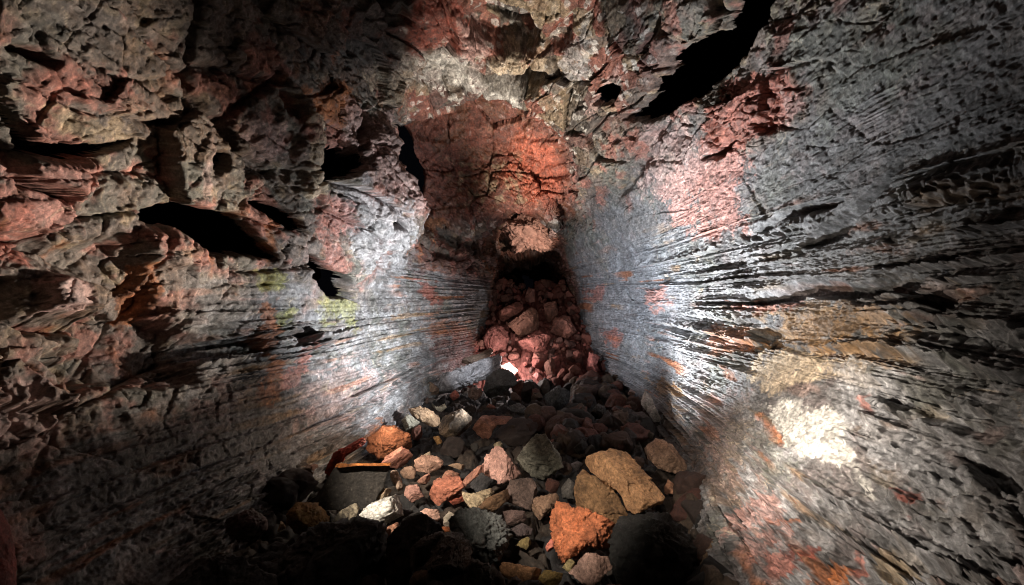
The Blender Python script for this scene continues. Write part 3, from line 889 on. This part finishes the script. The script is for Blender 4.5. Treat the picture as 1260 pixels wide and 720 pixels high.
# --- brick red centre
R([(531, 607), (536, 593), (549, 584), (564, 589), (569, 600), (553, 611), (540, 621), (532, 617)], (.40, .15, .095), 'cracked brick red boulder in the middle of the lit rubble')
R([(551, 614), (560, 604), (570, 604), (570, 616), (558, 621)], (.36, .10, .06), 'deep red block under the cracked brick red boulder', 'stone')
R([(498, 600), (513, 597), (520, 611), (507, 617), (498, 608)], PK, 'pink block on the upper right of the bright white boulder', 'stone')
R([(480, 587), (484, 573), (493, 589), (496, 602), (491, 605)], (.46, .34, .26), 'narrow pale upright shard right of the dark flat slab', 'stone')
R([(493, 580), (504, 574), (511, 578), (509, 588), (496, 588)], (.40, .26, .19), 'pinkish tan block under the salmon pink boulder', 'stone')
R([(514, 592), (527, 582), (530, 590), (520, 600)], (.42, .22, .16), 'slanted pink shard left of the cracked brick red boulder', 'stone')
R([(571, 589), (582, 576), (596, 573), (594, 584), (582, 588), (574, 601)], (.36, .17, .12), 'red brown hooked rock left of the pale pink triangle', 'stone')
R([(570, 604), (576, 611), (600, 602), (613, 596), (614, 602), (596, 614), (582, 630), (573, 619)], (.48, .38, .25), 'cream slanted stone below the pale pink triangle', 'stone')
R([(573, 601), (592, 584), (609, 594), (600, 603), (578, 611)], (.035, .033, .034), 'black smooth rock between the pale pink triangle and the cream slanted stone', 'stone')
R([(584, 630), (600, 614), (624, 603), (628, 611), (607, 628), (596, 632)], (.22, .13, .075), 'brown slanted rock behind the rough dark grey boulder', 'stone')
R([(540, 590), (552, 578), (566, 584), (556, 590)], (.38, .19, .13), 'flat brick coloured stone on top of the cracked brick red boulder', 'stone')
# --- near centre
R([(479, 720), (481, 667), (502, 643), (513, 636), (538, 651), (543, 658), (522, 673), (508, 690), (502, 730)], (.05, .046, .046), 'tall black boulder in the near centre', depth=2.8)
R([(502, 694), (507, 676), (520, 664), (542, 657), (545, 665), (530, 681), (522, 694), (505, 700)], (.11, .095, .09), 'dim grey face stone leaning on the tall black boulder', 'stone', depth=2.72)
R([(524, 702), (538, 668), (550, 656), (566, 660), (578, 678), (575, 700), (548, 712)], (.12, .105, .095), 'dim brown grey boulder left of the rough dark grey boulder', depth=2.66)
R([(560, 647), (569, 631), (596, 633), (616, 640), (628, 658), (620, 671), (604, 694), (589, 690), (573, 671), (564, 658)], (.125, .13, .125), 'rough dark grey boulder with a pitted skin in the near centre', rough=1.6, depth=2.9)
R([(572, 714), (582, 692), (600, 697), (605, 730), (574, 732)], (.12, .12, .115), 'dark pitted stone under the rough dark grey boulder', 'stone', rough=1.5, depth=2.6)
R([(611, 702), (617, 692), (640, 697), (667, 702), (662, 719), (636, 716), (614, 712)], (.36, .19, .095), 'long orange brown slab at the bottom of the view', 'slab', cat='slab')
R([(664, 713), (669, 702), (691, 707), (687, 717), (678, 724)], (.26, .18, .06), 'olive yellow stone at the right end of the long orange brown slab', 'stone')
R([(620, 614), (629, 593), (653, 591), (659, 604), (651, 625), (633, 619)], (.15, .105, .09), 'dull brown boulder in shade left of the orange red slab')
R([(655, 629), (659, 613), (687, 608), (688, 614), (676, 628), (664, 639)], (.24, .15, .10), 'brown flat stone touching the top of the orange red slab', 'stone')
R([(620, 630), (644, 629), (651, 638), (627, 648)], (.13, .085, .075), 'dim flat brown stone below the dull brown boulder', 'stone')
R([(625, 655), (642, 645), (655, 652), (648, 662), (630, 664)], (.10, .075, .075), 'dim purplish flat stone right of the rough dark grey boulder', 'stone')
R([(633, 669), (649, 661), (654, 669), (647, 675)], (.22, .17, .07), 'small olive stone in shade near the rough dark grey boulder', 'stone')
R([(669, 676), (678, 664), (684, 671), (676, 679)], BRICK, 'small red stone by the lower left tip of the orange red slab', 'stone')
# --- right of centre
R([(723, 573), (727, 567), (753, 561), (771, 562), (784, 578), (811, 613), (807, 619), (780, 630), (771, 627), (764, 609), (749, 598), (729, 584)],
  (.42, .235, .12), 'big ochre flat topped slab tilted toward the right wall', 'slab', cuts=2, thick=.9, cat='slab', lift=.02, rough=.7, planes=[((.35, .65, .6), .45), ((-.62, -.3, .7), .5)])
R([(709, 602), (721, 584), (749, 602), (758, 615), (772, 640), (735, 652), (712, 640)], (.24, .135, .065), 'brown block underneath the big ochre tilted slab', depth=3.6)
R([(666, 640), (689, 623), (704, 627), (722, 630), (751, 647), (756, 667), (751, 672), (733, 675), (724, 668), (704, 682), (693, 691), (689, 678), (678, 660)],
  (.46, .15, .065), 'ragged orange red slab in the near right of the rubble', 'slab', cuts=3, thick=.7, cat='slab', rough=1.3, grow=1.14, planes=[((-.1, .5, .85), .5), ((.7, -.3, .6), .6)])
R([(704, 704), (722, 683), (747, 688), (749, 700), (729, 718), (718, 716)], (.50, .32, .26), 'pinkish cream angular boulder below the ragged orange red slab', cuts=2, planes=[((-.55, .25, .8), .5), ((.65, .2, .75), .5)])
R([(693, 698), (701, 687), (707, 693), (702, 705)], (.34, .28, .14), 'small olive stone left of the pinkish cream angular boulder', 'stone')
R([(706, 682), (712, 681), (712, 688), (706, 688)], (.5, .18, .08), 'tiny orange pebble above the pinkish cream angular boulder', 'stone')
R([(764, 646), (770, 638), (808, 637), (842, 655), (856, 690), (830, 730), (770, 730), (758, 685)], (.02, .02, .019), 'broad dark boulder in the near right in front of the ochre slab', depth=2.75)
R([(818, 600), (822, 591), (833, 598), (829, 607), (819, 607)], (.34, .17, .10), 'small red brown stone right of the big ochre tilted slab', 'stone')
R([(796, 553), (808, 542), (827, 549), (842, 558), (843, 577), (830, 580), (814, 574), (800, 564)], (.42, .27, .19), 'tan boulder with a pink side at the foot of the right wall', cuts=2, planes=[((-.2, .6, .75), .5), ((.5, -.4, .75), .55)])
R([(636, 567), (653, 547), (660, 537), (671, 540), (687, 564), (689, 573), (667, 588), (645, 578)], (.24, .23, .185), 'grey green pitted block with a yellow tip in mid floor')
R([(702, 571), (709, 567), (716, 571), (709, 580)], (.12, .10, .10), 'small dim stone between the pitted grey green block and the ochre slab', 'stone')
R([(782, 489), (791, 481), (800, 489), (803, 497), (812, 514), (804, 517), (793, 501)], (.46, .44, .42), 'pale grey leaf shaped stone stuck to the right wall foot', 'stone')
R([(773, 484), (779, 476), (785, 482), (780, 489)], (.42, .27, .23), 'small pink stone just above the pale leaf shaped stone', 'stone')
R([(719, 449), (723, 433), (737, 441), (733, 449), (741, 458), (727, 461)], (.45, .17, .15), 'pink red knob at the right edge of the red heap', 'stone')
R([(656, 463), (660, 459), (668, 462), (662, 469)], (.52, .22, .20), 'small pink heart shaped stone at the foot of the red heap', 'stone')
R([(692, 600), (700, 590), (712, 600), (706, 612), (694, 612)], (.09, .085, .08), 'dim dark stone left of the brown block under the ochre slab', 'stone')
# --- larger blocks on the red heap
HP = (.27, .105, .08)
R([(627, 399), (653, 380), (667, 387), (668, 403), (640, 412)], (.25, .12, .085), 'biggest brownish red block high in the middle of the red heap')
R([(645, 371), (650, 355), (657, 357), (658, 371)], (.36, .17, .14), 'upright pink red block on the crest of the red heap', 'stone')
R([(612, 385), (637, 371), (642, 382), (620, 395)], HP, 'red block at the upper left of the red heap', 'stone')
R([(670, 375), (683, 372), (686, 388), (673, 398)], (.22, .10, .075), 'brown red block at the upper right of the red heap', 'stone')
R([(679, 408), (683, 393), (697, 387), (708, 407), (697, 415)], (.26, .115, .09), 'broad red block at the right side of the red heap')
R([(596, 415), (612, 400), (626, 408), (622, 428), (602, 432)], (.24, .09, .075), 'red block low on the left side of the red heap')
R([(640, 420), (660, 408), (676, 416), (668, 432), (648, 434)], (.32, .12, .10), 'red block in the middle of the red heap under its biggest block', 'stone')
R([(613, 452), (626, 447), (636, 456), (630, 464), (616, 461)], (.60, .40, .37), 'very pale pink stone lit from behind at the left foot of the red heap', 'stone')

R([(612, 297), (617, 280), (632, 270), (650, 264), (670, 265), (686, 275), (691, 290), (682, 303), (666, 307), (652, 303), (636, 308), (622, 304)],
  (.46, .25, .20), 'rough pinkish rock ledge hanging in the dark under the red alcove', 'ledge', depth=12.2, rough=1.9, cuts=6, thick=.7, cat='rock ledge', grow=1.08, level=6)

# --- the dark flat slab with an orange glow painted on as its top edge
def flat_slab(name, outline, y0, thick, colour, bump_=.006):
    o = np.array(outline, float)
    c2 = (o.max(0) + o.min(0)) / 2
    d = pix_ray(*c2); cpos = d * y0
    e3 = -d / np.linalg.norm(d)
    seg = []
    r = np.random.default_rng(77)
    for k in range(len(o)):
        p_, q_ = o[k], o[(k + 1) % len(o)]
        for t in np.linspace(0, 1, 26, endpoint=False):
            seg.append(p_ + (q_ - p_) * t + r.normal(size=2) * .28)
    pts = []
    for u_, v_ in seg:
        rr = pix_ray(u_, v_)
        pts.append(rr * ((cpos @ e3) / (rr @ e3)) - cpos)
    pts = np.array(pts)
    n_ = len(pts)
    rings = [pts * .97 - e3 * thick, pts - e3 * thick * .85, pts - e3 * thick * .15, pts * .985] + [pts * f_ for f_ in np.linspace(.94, .03, 18)]
    co = np.concatenate(rings).astype(f32)
    co += (e3 * 1.0)[None].astype(f32) * (bump_ * fbm(co * 9, 4, 301) + bump_ * .5 * fbm(co * 40, 3, 302))[:, None]
    fcs = []
    for k in range(len(rings) - 1):
        for j in range(n_):
            j2 = (j + 1) % n_
            fcs.append((k * n_ + j, k * n_ + j2, (k + 1) * n_ + j2, (k + 1) * n_ + j))
    ob = link(name, mesh_from(name, co, np.array(fcs)[:, ::-1]), M_ROCK)
    ob.location = cpos
    ob.color = (*colour, 1)
    return ob


yp = floor_depth(376, 624)
plate = flat_slab('slab', [(377, 628), (414, 572), (481, 571), (472, 600), (455, 628)], yp, .10, (.030, .026, .022), .012)
tag(plate, 'dark flat slab with an orange glow painted along its upper edge beside the left wall', 'slab')
HEROES.append((np.array([(377, 628), (414, 572), (481, 571), (455, 628)], float), yp))
edge = flat_slab('orange_glow_edge', [(412, 575.5), (414.5, 570.5), (481.5, 569.8), (480, 573), (455, 573.6), (440, 573)], yp - .015, .08, (.40, .14, .035), .004)  # orange strip stands in for a glow along the top
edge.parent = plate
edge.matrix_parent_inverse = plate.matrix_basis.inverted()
# red rounded rock at the very left edge
R([(-40, 660), (-5, 632), (8, 655), (14, 690), (14, 730), (-20, 760), (-60, 740)], (.24, .07, .06), 'smooth dull red rock cut off by the left edge of the view', depth=1.7, cuts=0, rough=.25, square=.9)

# --- many smaller rocks, copies of a dozen shapes
protos = []
for k in range(14):
    r = np.random.default_rng(500 + k)
    co, fa_ = ico(4)
    p = co * np.array([r.uniform(.8, 1.15), r.uniform(.7, 1.0), r.uniform(.5, .85)])
    p = cut_planes(np.sign(p) * np.abs(p) ** .8, 12, 1, r, None, .5, .85)
    p = surface_grain(p.astype(f32), .9, 60 + k, 1.0)
    protos.append(mesh_from('rock_shape', p, fa_))
    protos[-1].materials.append(M_ROCK)


def in_hero(u_, v_, y_, m_):
    for o, dep in HEROES:
        if o[:, 0].min() - m_ < u_ < o[:, 0].max() + m_ and o[:, 1].min() - m_ < v_ < o[:, 1].max() + m_:
            if poly_sd(np.array([u_]), np.array([v_]), o)[0] > -m_:
                return True
    return False


def strew(n, ylim, xfun, size, cols, label, group, seed, sink=.35, name='rock', avoid=True):
    r = np.random.default_rng(seed)
    got, tries = 0, 0
    while got < n and tries < n * 40:
        tries += 1
        y_ = math.exp(r.uniform(math.log(ylim[0]), math.log(ylim[1])))
        lo, hi = xfun(y_)
        x_ = r.uniform(lo, hi)
        s = size(r, y_)
        z_ = float(zfloor(x_, y_)) + s * (.5 - sink)
        u_, v_ = CX + F * x_ / y_, CY - F * z_ / y_
        if avoid and in_hero(u_, v_, y_, s * F / y_ * .75):
            continue
        if not (-60 < u_ < 1320 and v_ < 770):
            continue
        ob = bpy.data.objects.new(name, protos[int(r.integers(len(protos)))])
        COL.objects.link(ob)
        ob.location = (x_, y_, z_)
        ob.scale = (s * r.uniform(.8, 1.2), s * r.uniform(.8, 1.2), s * r.uniform(.8, 1.1))
        ob.rotation_euler = tuple(r.uniform(0, 6.28, 3))
        c = np.array(cols[int(r.integers(len(cols)))]) * r.uniform(.75, 1.2)
        ob.color = (*c, 1)
        ob['mottle'] = float(r.uniform(0, .25))
        tag(ob, label, 'rock', group)
        got += 1
    return got


def xl(y_):
    return -np.interp(y_, YS, hL) * .80, np.interp(y_, YS, hR) * np.interp(y_, YS, R13) * .98


strew(62, (2.2, 8.0), xl, lambda r, y_: r.uniform(.05, .13),
      [(.10, .06, .045), (.05, .045, .04), (.24, .10, .07), (.24, .16, .10), (.09, .07, .055), (.14, .06, .045)],
      'small broken rock filling a gap between the larger boulders of the floor', 'small rocks filling the floor', 1, sink=.3)
strew(170, (2.2, 8.3), xl, lambda r, y_: r.uniform(.12, .25), [(.03, .028, .028), (.05, .036, .032), (.08, .045, .036), (.12, .05, .038), (.10, .07, .05)],  # tones kept dark for the shade between lit rocks
      'dark angular block half buried in the rubble of the floor', 'dark half buried blocks', 2, sink=.55, name='block')
for sd_, (f0, f1) in ((11, (1.0, 1.18)), (12, (1.0, 1.16))):
    strew(38, (3.2, 8.6), (lambda y_, a_=f0, b_=f1: (xl(y_)[0] * b_, xl(y_)[0] * a_)) if sd_ == 11 else (lambda y_, a_=f0, b_=f1: (xl(y_)[1] * a_, xl(y_)[1] * b_)),
          lambda r, y_: r.uniform(.05, .14), [(.07, .06, .055), (.14, .09, .07), (.10, .08, .07), (.18, .10, .08)],
          'loose chunk banked against the foot of a cave wall', 'chunks along the wall feet', sd_, sink=.25, name='chunk')
strew(236, (8.3, 11.8), lambda y_: (-np.interp(y_, YS, hL) * 1.02, np.interp(y_, YS, hR) * 1.02), lambda r, y_: .04 + .15 * r.random() ** 2.4,
      [(.26, .085, .07), (.18, .065, .05), (.30, .12, .095), (.12, .055, .045), (.22, .10, .075)],
      'angular red rock of the heap that closes the far end of the cave', 'red rocks of the far heap', 3, sink=.1)


# ------------------------------------------------------------------ lamps
def spot(name, loc, aim, watts, cone, blend_, colour, radius=.04):
    d = bpy.data.lights.new(name, 'SPOT')
    d.energy = watts; d.spot_size = math.radians(cone); d.spot_blend = blend_
    d.color = colour; d.shadow_soft_size = radius
    o = bpy.data.objects.new(name, d)
    COL.objects.link(o)
    o.location = loc
    o.rotation_euler = (Vector(aim) - Vector(loc)).to_track_quat('-Z', 'Y').to_euler()
    return o


def point(name, loc, watts, colour, radius=.05):
    d = bpy.data.lights.new(name, 'POINT')
    d.energy = watts; d.color = colour; d.shadow_soft_size = radius
    o = bpy.data.objects.new(name, d)
    COL.objects.link(o)
    o.location = loc
    return o


WARM = (1, .88, .74); WHT = (1, .96, .9); COOL = (.84, .92, 1)
spot('lamp_to_right_wall', (.30, 5.2, -1.2), (1.95, 5.1, .35), 1050, 102, 1.0, (.95, .98, 1))
spot('lamp_across_right', (-.6, 5.7, -.8), (1.40, 7.3, .3), 560, 80, 1.0, COOL)
spot('lamp_to_left_wall', (.3, 5.0, -.85), (-1.8, 5.9, -.10), 900, 96, 1.0, (.95, .98, 1))
spot('lamp_to_left_blocks', (.30, 4.8, -.8), (-2.55, 2.8, .6), 1150, 48, 1.0, WARM)
spot('lamp_low_right', (.78, 2.75, -.5), (1.95, 3.15, -.85), 135, 124, 1.0, WARM)
spot('fill_right_foot', (.45, 1.75, -.65), (1.75, 2.35, -1.15), 75, 84, 1.0, WARM)  # unseen spot added to lift the dark lower right wall
point('lamp_behind_slab', (-.25, 8.5, -1.05), 42, (1, .86, .82))
point('lamp_behind_plate', (-1.30, 4.4, -1.15), 10, (1, .8, .6))
spot('lamp_to_heap', (.2, 6.6, -.5), (.1, 10, -.2), 60, 56, .8, WHT)
spot('fill_to_slab', (-.3, 5.8, -.2), (-.98, 7.9, -1.2), 170, 20, .6, COOL)  # unseen spot added to light the slab's face
spot('fill_to_ledge', (.55, 9.6, .85), (.02, 12.2, 1.75), 330, 34, .4, WARM)  # unseen spot added over the heap to light the far ledge
spot('lamp_to_ceiling', (.3, 5.5, -.9), (-.05, 6.7, 2.8), 1150, 58, 1.0, WARM)
spot('fill_to_niche', (-.2, 6.3, -.7), (.2, 8.5, 2.25), 900, 40, 1.0, WARM)  # unseen spot added to brighten the niche
spot('lamp_to_upper_right', (.8, 6.6, -.8), (1.8, 5.0, 1.6), 260, 46, 1.0, WHT)
spot('headlamp', (-1.45, 1.7, .25), (-.78, 3.8, -1.4), 640, 30, .8, WARM)
spot('fill_floor_right', (-.9, 1.5, .3), (.30, 3.3, -1.4), 440, 29, .9, WARM)  # second unseen spot, added to warm the rocks right of centre

# ------------------------------------------------------------------ world, camera, render
w = bpy.data.worlds.new('World')
scene.world = w
w.use_nodes = True
w.node_tree.nodes['Background'].inputs[0].default_value = (.02, .02, .03, 1)
w.node_tree.nodes['Background'].inputs[1].default_value = .05

cam = bpy.data.cameras.new('camera')
cam.sensor_width = 36
cam.lens = 36 * F / 1260
cam.shift_x = -(CX - 630) / 1260
cam.shift_y = (CY - 360) / 1260
cam.clip_start = .02
cam.clip_end = 200
co_ = bpy.data.objects.new('camera', cam)
COL.objects.link(co_)
co_.rotation_euler = (math.pi / 2, 0, 0)
scene.camera = co_

scene.view_settings.view_transform = 'Standard'
scene.view_settings.look = 'None'
scene.view_settings.exposure = 0.12
scene.view_settings.gamma = 1
scene.render.engine = 'CYCLES'
scene.cycles.max_bounces = 4
scene.cycles.diffuse_bounces = 2
scene.cycles.glossy_bounces = 2
scene.cycles.use_denoising = True
scene.cycles.filter_width = 1.0
